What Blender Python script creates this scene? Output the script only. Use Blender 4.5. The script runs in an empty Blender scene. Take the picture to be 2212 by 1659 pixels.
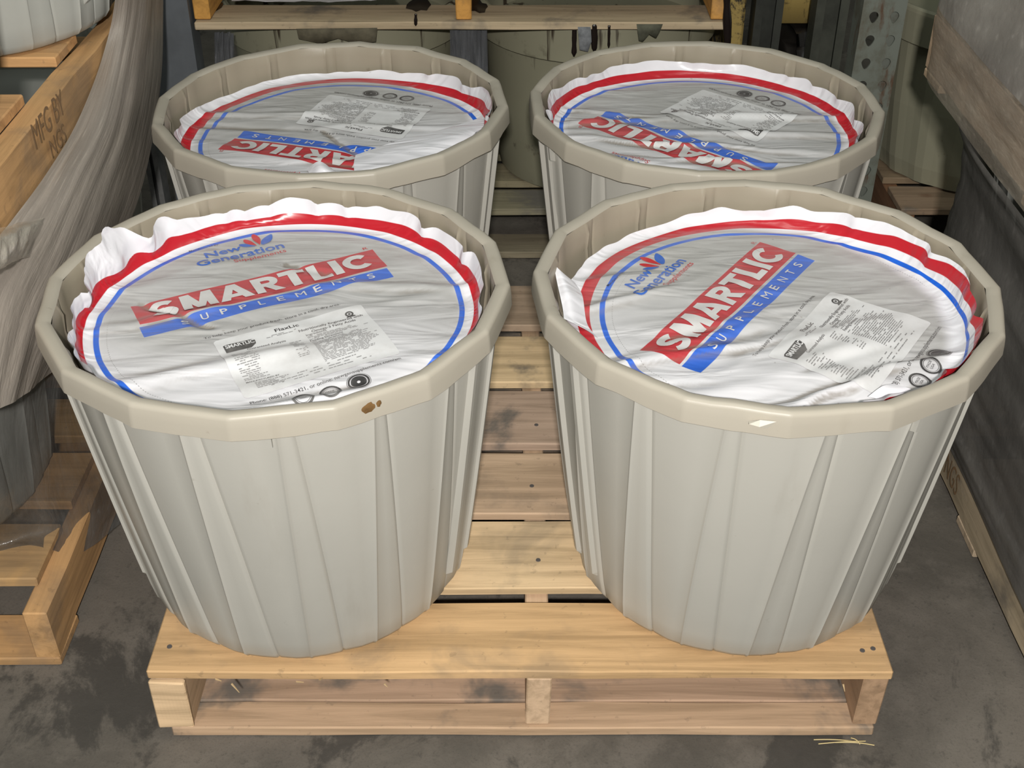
import bpy, bmesh, math, random
from mathutils import Vector, Matrix, noise, Euler

R = math.radians
random.seed(7)
scene = bpy.context.scene
COL = scene.collection
PI = math.pi

# ------------------------------------------------------------------ camera, light, exposure
CAM = Vector((-0.013, -1.2405, 1.527)); PITCH = 0.6079; FPX = 2640.0
cd = bpy.data.cameras.new('camera'); cam = bpy.data.objects.new('camera', cd); COL.objects.link(cam)
cam.location = CAM; cam.rotation_euler = (PI/2 - PITCH, 0, 0)
cd.sensor_fit = 'HORIZONTAL'; cd.sensor_width = 36.0; cd.lens = 36.0*FPX/2212.0
cd.clip_start = 0.05
scene.camera = cam

w = bpy.data.worlds.new('warehouse_dim'); scene.world = w; w.use_nodes = True
w.node_tree.nodes['Background'].inputs[0].default_value = (0.92, 1.0, 0.95, 1)
w.node_tree.nodes['Background'].inputs[1].default_value = 0.25

def lamp(name, kind, loc, energy, color, size, target):
    l = bpy.data.lights.new(name, kind); l.energy = energy; l.color = color
    if kind == 'AREA':
        l.shape = 'RECTANGLE'; l.size, l.size_y = size
    o = bpy.data.objects.new(name, l); COL.objects.link(o); o.location = loc
    o.rotation_euler = (Vector(target) - Vector(loc)).to_track_quat('-Z', 'Y').to_euler()
    return o
lamp('camera_flash', 'AREA', CAM + Vector((0.0, -0.40, 0.27)), 66, (1.0, 0.965, 0.93), (0.07, 0.05), (0, 0.55, 0.45))
lamp('ceiling_lamp', 'AREA', (0.2, 0.1, 3.4), 16, (0.94, 1.0, 0.93), (1.4, 0.3), (0, 0.3, 0))

vs = scene.view_settings
vs.view_transform = 'Standard'; vs.look = 'None'; vs.gamma = 1.0; vs.use_curve_mapping = False
vs.exposure = 0.0
try: scene.cycles.use_denoising = True
except Exception: pass
try:
    scene.cycles.transparent_max_bounces = 12; scene.cycles.max_bounces = 8
except Exception: pass

# ------------------------------------------------------------------ pixel helpers (used to measure positions off the photograph)
_d = Vector((0, math.cos(PITCH), -math.sin(PITCH))); _r = Vector((1, 0, 0)); _u = _r.cross(_d)
def ray(px, py): return _d + _r*((px-1106)/FPX) - _u*((py-829.5)/FPX)
def at_x(px, py, X):
    k = ray(px, py); return CAM + k*((X-CAM.x)/k.x)
def at_y(px, py, Y):
    k = ray(px, py); return CAM + k*((Y-CAM.y)/k.y)
def at_z(px, py, Z):
    k = ray(px, py); return CAM + k*((Z-CAM.z)/k.z)

# ------------------------------------------------------------------ object helpers
def link(o, parent=None):
    COL.objects.link(o)
    if parent is not None: o.parent = parent
    return o
def mesh_obj(name, verts, faces, mat, parent=None, smooth=False, attr=None):
    me = bpy.data.meshes.new(name); me.from_pydata([tuple(v) for v in verts], [], faces)
    if smooth:
        me.polygons.foreach_set('use_smooth', [True]*len(me.polygons))
    if attr:
        a = me.attributes.new('lab', 'FLOAT_VECTOR', 'POINT')
        a.data.foreach_set('vector', [c for v in attr for c in v])
    me.update()
    if mat: me.materials.append(mat)
    return link(bpy.data.objects.new(name, me), parent)
def bm_obj(name, bm, mat, parent=None, smooth=False):
    me = bpy.data.meshes.new(name); bm.to_mesh(me); bm.free()
    if smooth: me.polygons.foreach_set('use_smooth', [True]*len(me.polygons))
    if mat: me.materials.append(mat)
    return link(bpy.data.objects.new(name, me), parent)
def thing(name, label, cat, loc=(0,0,0), rz=0, group=None):
    o = bpy.data.objects.new(name, None); COL.objects.link(o)
    o.location = loc; o.rotation_euler = (0,0,rz); o.empty_display_size = 0.05
    o['label'] = label; o['category'] = cat
    if group: o['group'] = group
    return o
def tag(o, label, cat, group=None):
    o['label'] = label; o['category'] = cat
    if group: o['group'] = group
    return o
def structure(o): o['kind'] = 'structure'; return o
def copy_tree(o, parent=None):
    c = o.copy(); COL.objects.link(c); c.parent = parent
    for ch in list(o.children): copy_tree(ch, c)
    return c
def nz(x, y=0.0, z=0.0): return noise.noise(Vector((x, y, z)))
def smooth(a, b, x):
    t = max(0.0, min(1.0, (x-a)/(b-a))); return t*t*(3-2*t)

# ------------------------------------------------------------------ materials
class NT:
    def __init__(s, name):
        s.m = bpy.data.materials.new(name); s.m.use_nodes = True
        s.t = s.m.node_tree; s.b = s.t.nodes['Principled BSDF']; s.out = s.t.nodes['Material Output']
    def n(s, kind, **kw):
        nd = s.t.nodes.new(kind)
        for k, v in kw.items(): setattr(nd, k, v)
        return nd
    def put(s, sock, v):
        if isinstance(v, bpy.types.NodeSocket): s.t.links.new(v, sock)
        elif isinstance(v, (tuple, list)):
            sock.default_value = tuple(v) if len(v) == 4 or sock.type == 'VECTOR' else tuple(v)+(1,)
        else: sock.default_value = v
    def math(s, op, a, b=0.0, c=0.0, clamp=False):
        nd = s.n('ShaderNodeMath', operation=op, use_clamp=clamp)
        for i, v in enumerate((a, b, c)): s.put(nd.inputs[i], v)
        return nd.outputs[0]
    def mix(s, f, a, b):
        nd = s.n('ShaderNodeMix', data_type='RGBA'); s.put(nd.inputs['Factor'], f)
        s.put(nd.inputs[6], a); s.put(nd.inputs[7], b); return nd.outputs[2]
    def mul(s, a, b):
        nd = s.n('ShaderNodeMix', data_type='RGBA', blend_type='MULTIPLY'); nd.inputs['Factor'].default_value = 1
        s.put(nd.inputs[6], a); s.put(nd.inputs[7], b); return nd.outputs[2]
    def step(s, lo, hi, x):
        nd = s.n('ShaderNodeMapRange', interpolation_type='SMOOTHSTEP'); s.put(nd.inputs[0], x)
        nd.inputs[1].default_value = lo; nd.inputs[2].default_value = hi; return nd.outputs[0]
    def coords(s, kind='Object', scale=(1,1,1), offset=None):
        tc = s.n('ShaderNodeTexCoord'); mp = s.n('ShaderNodeMapping'); mp.inputs['Scale'].default_value = scale
        s.t.links.new(tc.outputs[kind], mp.inputs['Vector'])
        if offset is not None: s.put(mp.inputs['Location'], offset)
        return mp.outputs[0]
    def world(s, scale=(1,1,1)):
        g = s.n('ShaderNodeNewGeometry'); mp = s.n('ShaderNodeMapping'); mp.inputs['Scale'].default_value = scale
        s.t.links.new(g.outputs['Position'], mp.inputs['Vector']); return mp.outputs[0]
    def noise(s, vec, scale=5, detail=4, rough=0.55, dist=0.0):
        nd = s.n('ShaderNodeTexNoise'); s.put(nd.inputs['Vector'], vec)
        nd.inputs['Scale'].default_value = scale; nd.inputs['Detail'].default_value = detail
        nd.inputs['Roughness'].default_value = rough; nd.inputs['Distortion'].default_value = dist
        return nd.outputs['Fac']
    def bump(s, h, strength=0.3, dist=0.002):
        nd = s.n('ShaderNodeBump'); s.put(nd.inputs['Height'], h)
        nd.inputs['Strength'].default_value = strength; nd.inputs['Distance'].default_value = dist
        s.t.links.new(nd.outputs[0], s.b.inputs['Normal']); return nd
    def rnd(s): return s.n('ShaderNodeObjectInfo').outputs['Random']
    def objcol(s): return s.n('ShaderNodeObjectInfo').outputs['Color']
    def set(s, **kw):
        for k, v in kw.items(): s.put(s.b.inputs[k.replace('_', ' ')], v)
        return s

def wood(name, axis, stain=0.35):
    """pallet lumber; the grain runs along object axis; the object's colour tints each piece"""
    m = NT(name)
    sc = [26, 26, 26]; sc['xyz'.index(axis)] = 1.6
    off = m.n('ShaderNodeCombineXYZ'); rr = m.rnd()
    for i, k in enumerate((31.0, 57.0, 13.0)): m.put(off.inputs[i], m.math('MULTIPLY', rr, k))
    v = m.coords('Object', tuple(sc), off.outputs[0])
    g = m.noise(v, 1.6, 6, 0.6, 0.6)
    fine = m.noise(v, 7.0, 4, 0.7)
    v2 = m.coords('Object', (1,1,1), off.outputs[0])
    big = m.noise(v2, 5.5, 5, 0.6, 0.3)
    speck = m.noise(v2, 60, 3, 0.6)
    c = m.mix(m.step(0.35, 0.72, g), (1.10, 1.05, 1.0), (0.70, 0.66, 0.60))
    c = m.mul(c, m.objcol())
    c = m.mix(m.math('MULTIPLY', m.step(0.50, 0.66, big), stain), c, (0.12, 0.11, 0.095))
    c = m.mix(m.math('MULTIPLY', m.step(0.64, 0.72, speck), 0.22), c, (0.06, 0.05, 0.04))
    # knots
    vo = m.n('ShaderNodeTexVoronoi'); vo.inputs['Scale'].default_value = 5.0
    ks = [1, 1, 1]; ks['xyz'.index(axis)] = .62
    m.put(vo.inputs['Vector'], m.coords('Object', tuple(ks), off.outputs[0]))
    kn = m.step(0.085, 0.03, vo.outputs['Distance'])
    c = m.mix(m.math('MULTIPLY', kn, 0.6), c, (0.17, 0.085, 0.045))
    m.set(Base_Color=c, Roughness=0.8)
    m.bump(m.math('ADD', g, m.math('MULTIPLY', fine, 0.7)), 0.35, 0.0016)
    return m.m
WX, WY = wood('wood_along_x', 'x'), wood('wood_along_y', 'y')
WXD, WYD = wood('dirty_wood_along_x', 'x', 0.9), wood('dirty_wood_along_y', 'y', 0.75)

def plastic(name, base, dirt=0.15, drip=0.0):
    m = NT(name)
    v = m.coords('Object')
    n1 = m.noise(v, 3.0, 5, 0.6); n2 = m.noise(v, 45, 3, 0.6); n3 = m.noise(m.coords('Object', (1, 1, .18)), 11, 5, 0.65)
    c = m.mix(m.step(0.35, 0.75, n1), base, tuple(b*0.93 for b in base))
    c = m.mix(m.math('MULTIPLY', m.step(0.60, 0.8, n3), dirt), c, (0.20, 0.16, 0.11))
    c = m.mix(m.math('MULTIPLY', m.step(0.70, 0.78, n2), dirt), c, (0.14, 0.10, 0.06))
    if drip:
        d1 = m.noise(m.coords('Object', (1, 1, .07)), 22, 4, 0.6)
        d2 = m.noise(v, 7, 5, 0.65)
        f = m.math('MAXIMUM', m.math('MULTIPLY', m.step(0.60, 0.66, d1), drip), m.math('MULTIPLY', m.step(0.60, 0.70, d2), drip*.7))
        c = m.mix(f, c, (0.028, 0.016, 0.010))
    m.set(Base_Color=c, Roughness=0.42, Specular_IOR_Level=0.35)
    m.bump(m.noise(v, 220, 2, 0.6), 0.12, 0.0006)
    return m.m
TUB = plastic('beige_tub_plastic', (0.432, 0.421, 0.377))
RIMP = plastic('beige_rim_plastic', (0.398, 0.365, 0.300), 0.22)
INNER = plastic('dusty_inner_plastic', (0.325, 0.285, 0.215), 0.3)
OLD = plastic('stained_green_beige_plastic', (0.26, 0.25, 0.175), 0.6, 0.9)
OLD2 = plastic('old_ribbed_plastic', (0.29, 0.28, 0.20), 0.5, 0.0)
OLDW = plastic('upper_stack_plastic', (0.42, 0.425, 0.385), 0.1)

def simple(name, col, rough=0.6, spec=0.4, nscale=0, var=0.2, metal=0.0):
    m = NT(name)
    c = col
    if nscale:
        n = m.noise(m.coords('Object'), nscale, 5, 0.65)
        c = m.mix(m.step(0.3, 0.75, n), col, tuple(x*(1-var) for x in col))
    m.set(Base_Color=c, Roughness=rough, Specular_IOR_Level=spec, Metallic=metal)
    return m.m

# printed cover sheet: attribute 'lab' = (u, v, dust) in the print's own frame
WHITE = (0.75, 0.745, 0.775); DUSTC = (0.405, 0.40, 0.385)
SHIFT = {}
def cover_mat(name, plain=False):
    m = NT(name)
    at = m.n('ShaderNodeAttribute', attribute_name='lab')
    sp = m.n('ShaderNodeSeparateXYZ'); m.t.links.new(at.outputs['Vector'], sp.inputs[0])
    u, v, du_ = sp.outputs
    s = m.math('SQRT', m.math('ADD', m.math('MULTIPLY', u, u), m.math('MULTIPLY', v, v)))
    def band(x, a, b, e=0.0006):
        return m.math('MULTIPLY', m.step(a-e, a+e, x), m.step(b+e, b-e, x))
    nv = m.coords('Object')
    dn = m.noise(nv, 9, 5, 0.65); dn2 = m.noise(nv, 70, 3, 0.6)
    dust = m.math('MULTIPLY', du_, m.math('ADD', 0.62, m.math('MULTIPLY', dn, 0.62)), clamp=True)
    c = WHITE
    if not plain:
        ub, vb = u, v
        red = m.math('MAXIMUM', band(s, 0.2775, 0.2965), m.math('MULTIPLY', band(ub, -0.19, 0.19), band(vb, 0.0645, 0.127)))
        blue = m.math('MAXIMUM', band(s, 0.2555, 0.2635), m.math('MULTIPLY', band(ub, -0.192, 0.187), band(vb, 0.0315, 0.0605)))
        c = m.mix(red, c, (0.47, 0.014, 0.024)); c = m.mix(blue, c, (0.012, 0.115, 0.60))
        # stitched dotted line inside the blue ring
        an = m.math('ARCTAN2', v, u)
        dots = m.math('GREATER_THAN', m.math('SINE', m.math('MULTIPLY', an, 330.0)), -0.1)
        st = m.math('MULTIPLY', m.math('MULTIPLY', band(s, 0.2445, 0.2457, 0.0003), dots), m.step(0.45, 0.55, m.noise(nv, 4, 2)))
        c = m.mix(m.math('MULTIPLY', st, 0.6), c, (0.1, 0.1, 0.1))
        thin = m.math('MAXIMUM', red, blue)
        dust = m.math('MULTIPLY', dust, m.math('SUBTRACT', 1.0, m.math('MULTIPLY', thin, 0.80)))
    c = m.mix(dust, c, DUSTC)
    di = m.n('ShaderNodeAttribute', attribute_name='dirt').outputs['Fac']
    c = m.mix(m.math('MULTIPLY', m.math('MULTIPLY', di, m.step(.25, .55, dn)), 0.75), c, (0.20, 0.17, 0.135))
    c = m.mix(m.math('MULTIPLY', m.step(0.70, 0.76, dn2), 0.35), c, (0.16, 0.12, 0.08))
    bs = m.noise(nv, 2.7, 4, 0.7)
    c = m.mix(m.math('MULTIPLY', m.math('MULTIPLY', m.step(0.63, 0.74, bs), m.step(.45, .7, dn)), 0.5), c, (0.20, 0.14, 0.08))
    m.set(Base_Color=c, Roughness=m.math('ADD', 0.26, m.math('MULTIPLY', dust, 0.3)), Specular_IOR_Level=0.45)
    w1 = m.noise(m.coords('Object', (2.4, 8.5, 4)), 2.6, 1.6, 0.5, 1.6)
    m.bump(w1, 0.6, 0.009)
    return m.m
CLEAN = cover_mat('plain_white_sheet', plain=True)
def ink(name, col, rough=0.45):
    m = NT(name); n = m.noise(m.coords('Object'), 25, 4, 0.6)
    m.set(Base_Color=m.mix(m.math('MULTIPLY', m.step(.35, .75, n), .35), col, (0.42, 0.40, 0.38)), Roughness=rough); return m.m
INK_RED, INK_BLUE = ink('red_ink', (0.50, 0.03, 0.035)), ink('blue_ink', (0.03, 0.12, 0.48))
INK_BLACK, INK_GREY = ink('black_ink', (0.035, 0.034, 0.034)), ink('fine_print_grey', (0.22, 0.22, 0.22))
INK_KNOCK, STICK = ink('unprinted_lettering', (0.62, 0.61, 0.60)), ink('white_sticker_paper', (0.68, 0.68, 0.68))

def film(name, base, cover, spec=0.6, rough=0.3, scale=(2, 5, 26)):
    """grey stretch film: dusty, wrinkled, lets part of what lies behind show through"""
    m = NT(name)
    at = m.n('ShaderNodeAttribute', attribute_name='lab')       # x along the folds, y across them
    mp = m.n('ShaderNodeMapping'); m.t.links.new(at.outputs['Vector'], mp.inputs[0]); mp.inputs['Scale'].default_value = (1.0, 3.4, 1)
    n1 = m.noise(mp.outputs[0], 2.2, 4, 0.55, 0.5); n2 = m.noise(mp.outputs[0], 14.0, 3, 0.6, .3)
    n3 = m.noise(m.coords('Object'), 16, 5, 0.65)
    c = m.mix(m.step(0.34, 0.72, n1), tuple(b*0.74 for b in base), tuple(b*1.15 for b in base))
    c = m.mix(m.math('MULTIPLY', m.step(0.56, 0.8, n2), 0.45), c, tuple(min(1, b*1.7) for b in base))
    m.set(Base_Color=c, Roughness=m.math('ADD', rough-.12, m.math('MULTIPLY', n3, 0.3)), Specular_IOR_Level=spec)
    m.bump(m.math('ADD', n1, m.math('ADD', m.math('MULTIPLY', n2, 0.28), m.math('MULTIPLY', n3, 0.35))), 0.32, 0.012)
    tr = m.n('ShaderNodeBsdfTransparent'); mx = m.n('ShaderNodeMixShader')
    f = m.math('ADD', cover-.12, m.math('MULTIPLY', n2, 0.24), clamp=True)
    m.put(mx.inputs[0], f); m.t.links.new(tr.outputs[0], mx.inputs[1]); m.t.links.new(m.b.outputs[0], mx.inputs[2])
    m.t.links.new(mx.outputs[0], m.out.inputs['Surface'])
    return m.m

# ------------------------------------------------------------------ setting: floor and back wall
def concrete():
    m = NT('stained_concrete'); v = m.world()
    a = m.noise(v, 2.1, 7, 0.66, 0.6); b = m.noise(v, 8.5, 6, 0.7); c0 = m.noise(v, 75, 4, 0.7)
    d = m.noise(m.world((1, .7, 1)), 3.6, 8, 0.70, .5); g = m.noise(v, 260, 2, .6)
    c = m.mix(m.step(0.34, 0.68, a), (0.088, 0.079, 0.066), (0.158, 0.139, 0.116))
    c = m.mix(m.math('MULTIPLY', m.step(0.46, 0.66, b), 0.55), c, (0.172, 0.152, 0.128))
    c = m.mix(m.math('MULTIPLY', m.step(0.52, 0.60, d), 0.75), c, (0.044, 0.041, 0.036))
    c = m.mix(m.math('MULTIPLY', m.step(0.58, 0.68, c0), 0.45), c, (0.055, 0.05, 0.043))
    c = m.mix(m.math('MULTIPLY', m.step(0.66, 0.74, c0), 0.3), c, (0.24, 0.22, 0.19))
    c = m.mix(m.math('MULTIPLY', m.step(0.5, 0.7, g), 0.25), c, (0.06, 0.055, 0.05))
    m.set(Base_Color=c, Roughness=0.75, Specular_IOR_Level=0.25)
    m.bump(m.math('ADD', b, c0), 0.3, 0.0025); return m.m
structure(mesh_obj('floor', [(-3,-2.4,0),(3,-2.4,0),(3,4,0),(-3,4,0)], [(0,1,2,3)], concrete()))
WALLM = simple('dark_block_wall', (0.05, 0.05, 0.045), 0.85, 0.2, 3, 0.4)
structure(mesh_obj('wall_back', [(-3,4,0),(3,4,0),(3,4,3.6),(-3,4,3.6)], [(0,1,2,3)], WALLM))

# ------------------------------------------------------------------ lumber and pallets
def lumber(name, x0, x1, y0, y1, z0, z1, mat, parent, tint, wob=0.0012, seed=None, chip=0.0):
    """a sawn board: bevelled, slightly bowed and uneven; local coordinates = parent's"""
    if seed is None: seed = random.random()*100
    bm = bmesh.new()
    cx, cy, cz = (x0+x1)/2, (y0+y1)/2, (z0+z1)/2
    bmesh.ops.create_cube(bm, size=1)
    for v in bm.verts: v.co = Vector((v.co.x*(x1-x0), v.co.y*(y1-y0), v.co.z*(z1-z0)))
    long_x = (x1-x0) > (y1-y0)
    es = [e for e in bm.edges if abs((e.verts[0].co - e.verts[1].co)[0 if long_x else 1]) > 1e-4]
    bmesh.ops.subdivide_edges(bm, edges=es, cuts=9)
    bmesh.ops.bevel(bm, geom=[e for e in bm.edges if e.is_boundary or e.calc_face_angle(0) > 0.5], offset=0.0022, segments=1, affect='EDGES')
    for v in bm.verts:
        t = v.co.x if long_x else v.co.y
        k = 1.0 if abs(v.co.z) > 0 else 0
        a = nz(t*6, seed, v.co.z*20); b = nz(t*6, seed+9, v.co.z*20 + (5 if (v.co.y if long_x else v.co.x) > 0 else 0))
        v.co.z += a*wob*1.2
        if long_x: v.co.y += b*(wob*2+chip)
        else: v.co.x += b*(wob*2+chip)
    o = bm_obj(name, bm, mat, parent)
    o.location = (cx, cy, cz); o.color = (*tint, 1)
    return o
def V3(*a): return tuple(a)
TAN = (0.58, 0.405, 0.205); PALE = (0.74, 0.555, 0.35); GREY = (0.44, 0.35, 0.255); PINK = (0.58, 0.43, 0.29)
def jit(c, k=0.08):
    f = 1+random.uniform(-k, k); return tuple(x*f*(1+random.uniform(-.03,.03)) for x in c)

NAIL = simple('dark_nail_head', (0.10, 0.09, 0.085), 0.5, 0.5)
def nails(parent, pts):
    for p in pts:
        bm = bmesh.new(); bmesh.ops.create_cone(bm, cap_ends=True, segments=10, radius1=.0042, radius2=.0038, depth=.0016)
        o = bm_obj('nail', bm, NAIL, parent); o.location = p
# --- main pallet (front edge on y=0)
HP = 0.145
pal = thing('wooden_pallet', 'light new wooden pallet on the floor carrying the four beige tubs', 'pallet')
W2 = 0.553
deck = [(0.000, 0.142, TAN), (0.176, 0.338, PALE), (0.357, 0.526, PINK), (0.552, 0.723, GREY), (0.753, 0.922, PALE), (0.965, 1.133, GREY)]
for i, (a, b, t) in enumerate(deck):
    dx = random.uniform(-.006, .006)
    o = lumber('deck_board', -W2+dx, W2+dx*.5, a, b, HP-.017, HP, WX if i < 3 else WXD, pal, jit(t, .03), chip=.0015 if i == 0 else .0006)
    o.rotation_euler[0] = 0.0
for x0, x1, t in ((-W2, -.503, (.50,.37,.24)), (.008, .045, PINK), (.512, W2-.002, (.40,.27,.17))):
    lumber('stringer', x0, x1, .006, 1.128, .0205, HP-.0225 if x0 < 0.3 else HP-.0185, WY, pal, t, chip=.002)
for a, b, t in ((0.0, .052, (.50,.36,.23)), (.0545, .205, (.45,.32,.22)), (.36, .47, GREY), (.58, .69, GREY), (.80, .91, GREY), (.99, 1.13, GREY)):
    lumber('bottom_board', -W2+.016, W2-.008, a, b, 0.0015, 0.0195, WXD, pal, jit(t, .03), chip=.002)
# broken end block at the left front corner
lumber('end_block', -W2-.002, -.501, -.004, .004, .022, HP-.020, WX, pal, PALE, wob=.003)
nails(pal, [(.515, .042, HP+.0003), (.532, .046, HP+.0003), (.522, .105, HP+.0003), (-.531, .05, HP+.0003), (-.527, .11, HP+.0003), (.03, .24, HP+.0003), (.022, .43, HP+.0003), (.033, .61, HP+.0003)])
SPL = simple('pale_splinter_wood', (0.55, 0.40, 0.22), 0.8)
for px, py, l, a in ((500, 1478, .018, -.7), (640, 1474, .014, .7), (465, 1468, .010, .3), (690, 1470, .012, 1.2), (830, 1478, .007, -.5), (1822, 1480, .012, -1.2)):
    p = at_y(px, py, -.003); d = Vector((math.cos(a), -.3, math.sin(a)-.35)).normalized()*l; s = Vector((-d.z, 0, d.x)).normalized()*.0012
    mesh_obj('splinter', [p-s, p+s, p+d+s*.3, p+d-s*.3, p-s+Vector((0,.002,0)), p+s+Vector((0,.002,0)), p+d+Vector((0,.0015,0))], [(0,1,2,3),(4,6,5),(0,3,6,4),(1,5,6,2),(0,4,5,1),(2,6,3)], SPL, pal)

# ------------------------------------------------------------------ tubs
NSEG = 16; STEP = 2*PI/NSEG
H_TUB = 0.5125; RIM_R = 0.3328
def flute(z, slant):
    """(ridge, groove) of the tapered flutes at height z, in fractions of one stave; they widen towards the base"""
    k = 0.34*(1-max(0.0, min(1.0, z/.49)))
    return (-.16, k) if slant > 0 else (-.16-k, 0.0)
def stave(phi, ph0, fade=1.0, z=.49, slant=1):
    """radial offset of the staved wall: sharp ridge, slope down a flute to the groove, soft bend of the next stave"""
    rg, gv = flute(z, slant); W = gv-rg
    u = ((phi-ph0)/STEP - rg) % 1.0
    pts = ((0, .0036), (.035, .0016), (W-.06, .0004), (W-.025, -.0006), (W, -.0036), (W+.03, -.0018), (W+(1-W)*.55, .0013), (.965, .0014), (1.0, .0036))
    for (p, ra), (q, rb) in zip(pts, pts[1:]):
        if u <= q: return (ra + (rb-ra)*(u-p)/(q-p))*fade*1.2
    return 0
def columns(ph0, z, slant):
    rg, gv = flute(z, slant); W = gv-rg
    us = (0, .018, .035, .035+(W-.095)*.5, W-.06, W-.025, W, W+.03, W+.06, W+(1-W)*.3, W+(1-W)*.55, W+(1-W)*.72, .965, .985)
    return [ph0+(k+rg+u)*STEP for k in range(NSEG) for u in us]
def poly_r(phi, ph0, rad, k=0.85):
    """radius of a softened 16-sided outline"""
    t = ((phi-ph0) % STEP) - STEP/2
    return rad*(1-k) + k*rad*math.cos(STEP/2)/math.cos(t)
def wall_r(z):
    t = max(0.0, min(1.0, z/.49)); return 0.2500 + 0.0615*(t**0.88)
def lathe(ph0, prof, name, mat, parent, close_bottom=False, zs=None, slant=1):
    """prof: list of functions phi -> (r, z)"""
    vs, fs = [], []
    if zs is None: zs = [.49]*len(prof)
    for fn, zr in zip(prof, zs):
        ang = columns(ph0, zr, slant); n = len(ang)
        for a in ang:
            r, z = fn(a); vs.append((r*math.cos(a), r*math.sin(a), z))
    for i in range(len(prof)-1):
        for j in range(n):
            k = (j+1) % n; fs.append((i*n+j, i*n+k, (i+1)*n+k, (i+1)*n+j))
    if close_bottom: fs.append(tuple(range(n))[::-1])
    o = mesh_obj(name, vs, fs, mat, parent, smooth=True)
    if hasattr(o.data, 'set_sharp_from_angle'): o.data.set_sharp_from_angle(angle=R(38))
    return o
def make_tub(name, label, loc, ph0, seed, mat=TUB, rimmat=RIMP, ribs=(), gussets=(), group=None, inner=True, slant=1):
    t = thing(name, label, 'tub', loc, 0, group)
    prof = []
    for z, dr, fade in ((0, -.016, .3), (.006, -.006, .7), (.018, -.001, 1), (.05, 0, 1), (.10, 0, 1), (.16, 0, 1), (.23, 0, 1), (.30, 0, 1), (.37, 0, 1), (.44, 0, 1), (.478, 0, 1)):
        prof.append(lambda p, z=z, dr=dr, fade=fade: (wall_r(z) + dr + stave(p, ph0, fade, z, slant) + .0012*nz(math.cos(p)*2, math.sin(p)*2, z*4+seed), z))
    prof.append(lambda p: (wall_r(.49)+stave(p, ph0, .9), .500))
    lathe(ph0, prof, 'body', mat, t, True, [0, .006, .018, .05, .10, .16, .23, .30, .37, .44, .478, .49], slant)
    # rolled polygonal rim
    def zw(p): return .0022*nz(math.cos(p)*3, math.sin(p)*3, seed) + .0016*nz(math.cos(p)*8, math.sin(p)*8, seed+4)
    phr = ph0 + .42*STEP
    def rr(p, d): return poly_r(p, phr, RIM_R, .82) + d + .0012*nz(math.cos(p)*5, math.sin(p)*5, seed+7)
    rp = []
    for d, z in ((-.021, -.036), (-.003, -.0365), (-.0008, -.0345), (-.0016, -.018), (-.0030, -.0062), (-.0040, -.0030), (-.0066, -.0006), (-.0100, .0002), (-.0180, -.0008), (-.0222, -.0026), (-.0243, -.0050)):
        if z < -.03: rp.append(lambda p, d=d, z=z: (rr(p, d), H_TUB+z+zw(p+1.7)*1.5))
        else: rp.append(lambda p, d=d, z=z: (rr(p, d), H_TUB+z+zw(p)))
    lathe(phr, rp, 'rim', rimmat, t)
    if inner:
        ip = [lambda p: (rr(p, -.0243), H_TUB-.0049+zw(p)), lambda p: (rr(p, -.0262)+stave(p, ph0, .45), H_TUB-.011+zw(p)), lambda p: (rr(p, -.0275)+stave(p, ph0, .8), H_TUB-.022)]
        for z in (.465, .44, .42, .40):
            ip.append(lambda p, z=z: (poly_r(p, ph0, wall_r(z)-.0035, .5) + stave(p, ph0, .8) - .003, z))
        ip.append(lambda p: (.02, .40))
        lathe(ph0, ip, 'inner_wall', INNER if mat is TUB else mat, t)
    for a in ribs:
        vs, fs = [], []
        a = R(a)
        zs = [.055, .062, .12, .2, .28, .36, .44, .476]
        for z in zs:
            h = .0085 if z > .06 else .002
            for da, dr in ((-.006, -.002), (-.004, h), (.004, h), (.006, -.002)):
                r = wall_r(z)+dr; aa = a+da/r; vs.append((r*math.cos(aa), r*math.sin(aa), z))
        for i in range(len(zs)-1):
            for j in range(3): fs.append((i*4+j, i*4+j+1, i*4+j+5, i*4+j+4))
        fs.append((3, 2, 1, 0)); fs.append((28, 29, 30, 31))
        mesh_obj('rib', vs, fs, mat, t)
    for a, hh in gussets:
        a = R(a); r0 = wall_r(.46); e = Vector((math.cos(a), math.sin(a), 0)); s = Vector((-e.y, e.x, 0))*.0035
        tri = [e*(r0-.002)+Vector((0,0,.482)), e*(r0+.013)+Vector((0,0,.482)), e*(r0+.009)+Vector((0,0,.482-hh)), e*(r0-.002)+Vector((0,0,.482-hh*1.1))]
        vs = [p-s for p in tri]+[p+s for p in tri]
        mesh_obj('gusset', vs, [(0,1,2,3),(7,6,5,4),(0,4,5,1),(1,5,6,2),(2,6,7,3),(3,7,4,0)], mat, t)
    return t

# ------------------------------------------------------------------ printed cover sheets
FONT = None
def text_mesh(body, size, bold=0.0, sx=1.0, spacing=1.0, align='LEFT'):
    c = bpy.data.curves.new('letters', 'FONT'); c.body = body; c.size = size; c.offset = bold; c.space_character = spacing
    c.align_x = align; c.resolution_u = 4; c.fill_mode = 'FRONT'
    o = bpy.data.objects.new('letters', c); COL.objects.link(o)
    dg = bpy.context.evaluated_depsgraph_get(); me = o.evaluated_get(dg).to_mesh()
    bm = bmesh.new(); bm.from_mesh(me)
    o.evaluated_get(dg).to_mesh_clear()
    COL.objects.unlink(o); bpy.data.objects.remove(o); bpy.data.curves.remove(c)
    for v in bm.verts: v.co.x *= sx; v.co.z = 0
    return bm
def bounds(bm):
    xs = [v.co.x for v in bm.verts]; ys = [v.co.y for v in bm.verts]; return min(xs), max(xs), min(ys), max(ys)
def fit(bm, x0, x1, y0, y1):
    a, b, c, d = bounds(bm)
    for v in bm.verts:
        v.co.x = x0+(v.co.x-a)/(b-a)*(x1-x0); v.co.y = y0+(v.co.y-c)/(d-c)*(y1-y0)
    return bm
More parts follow.
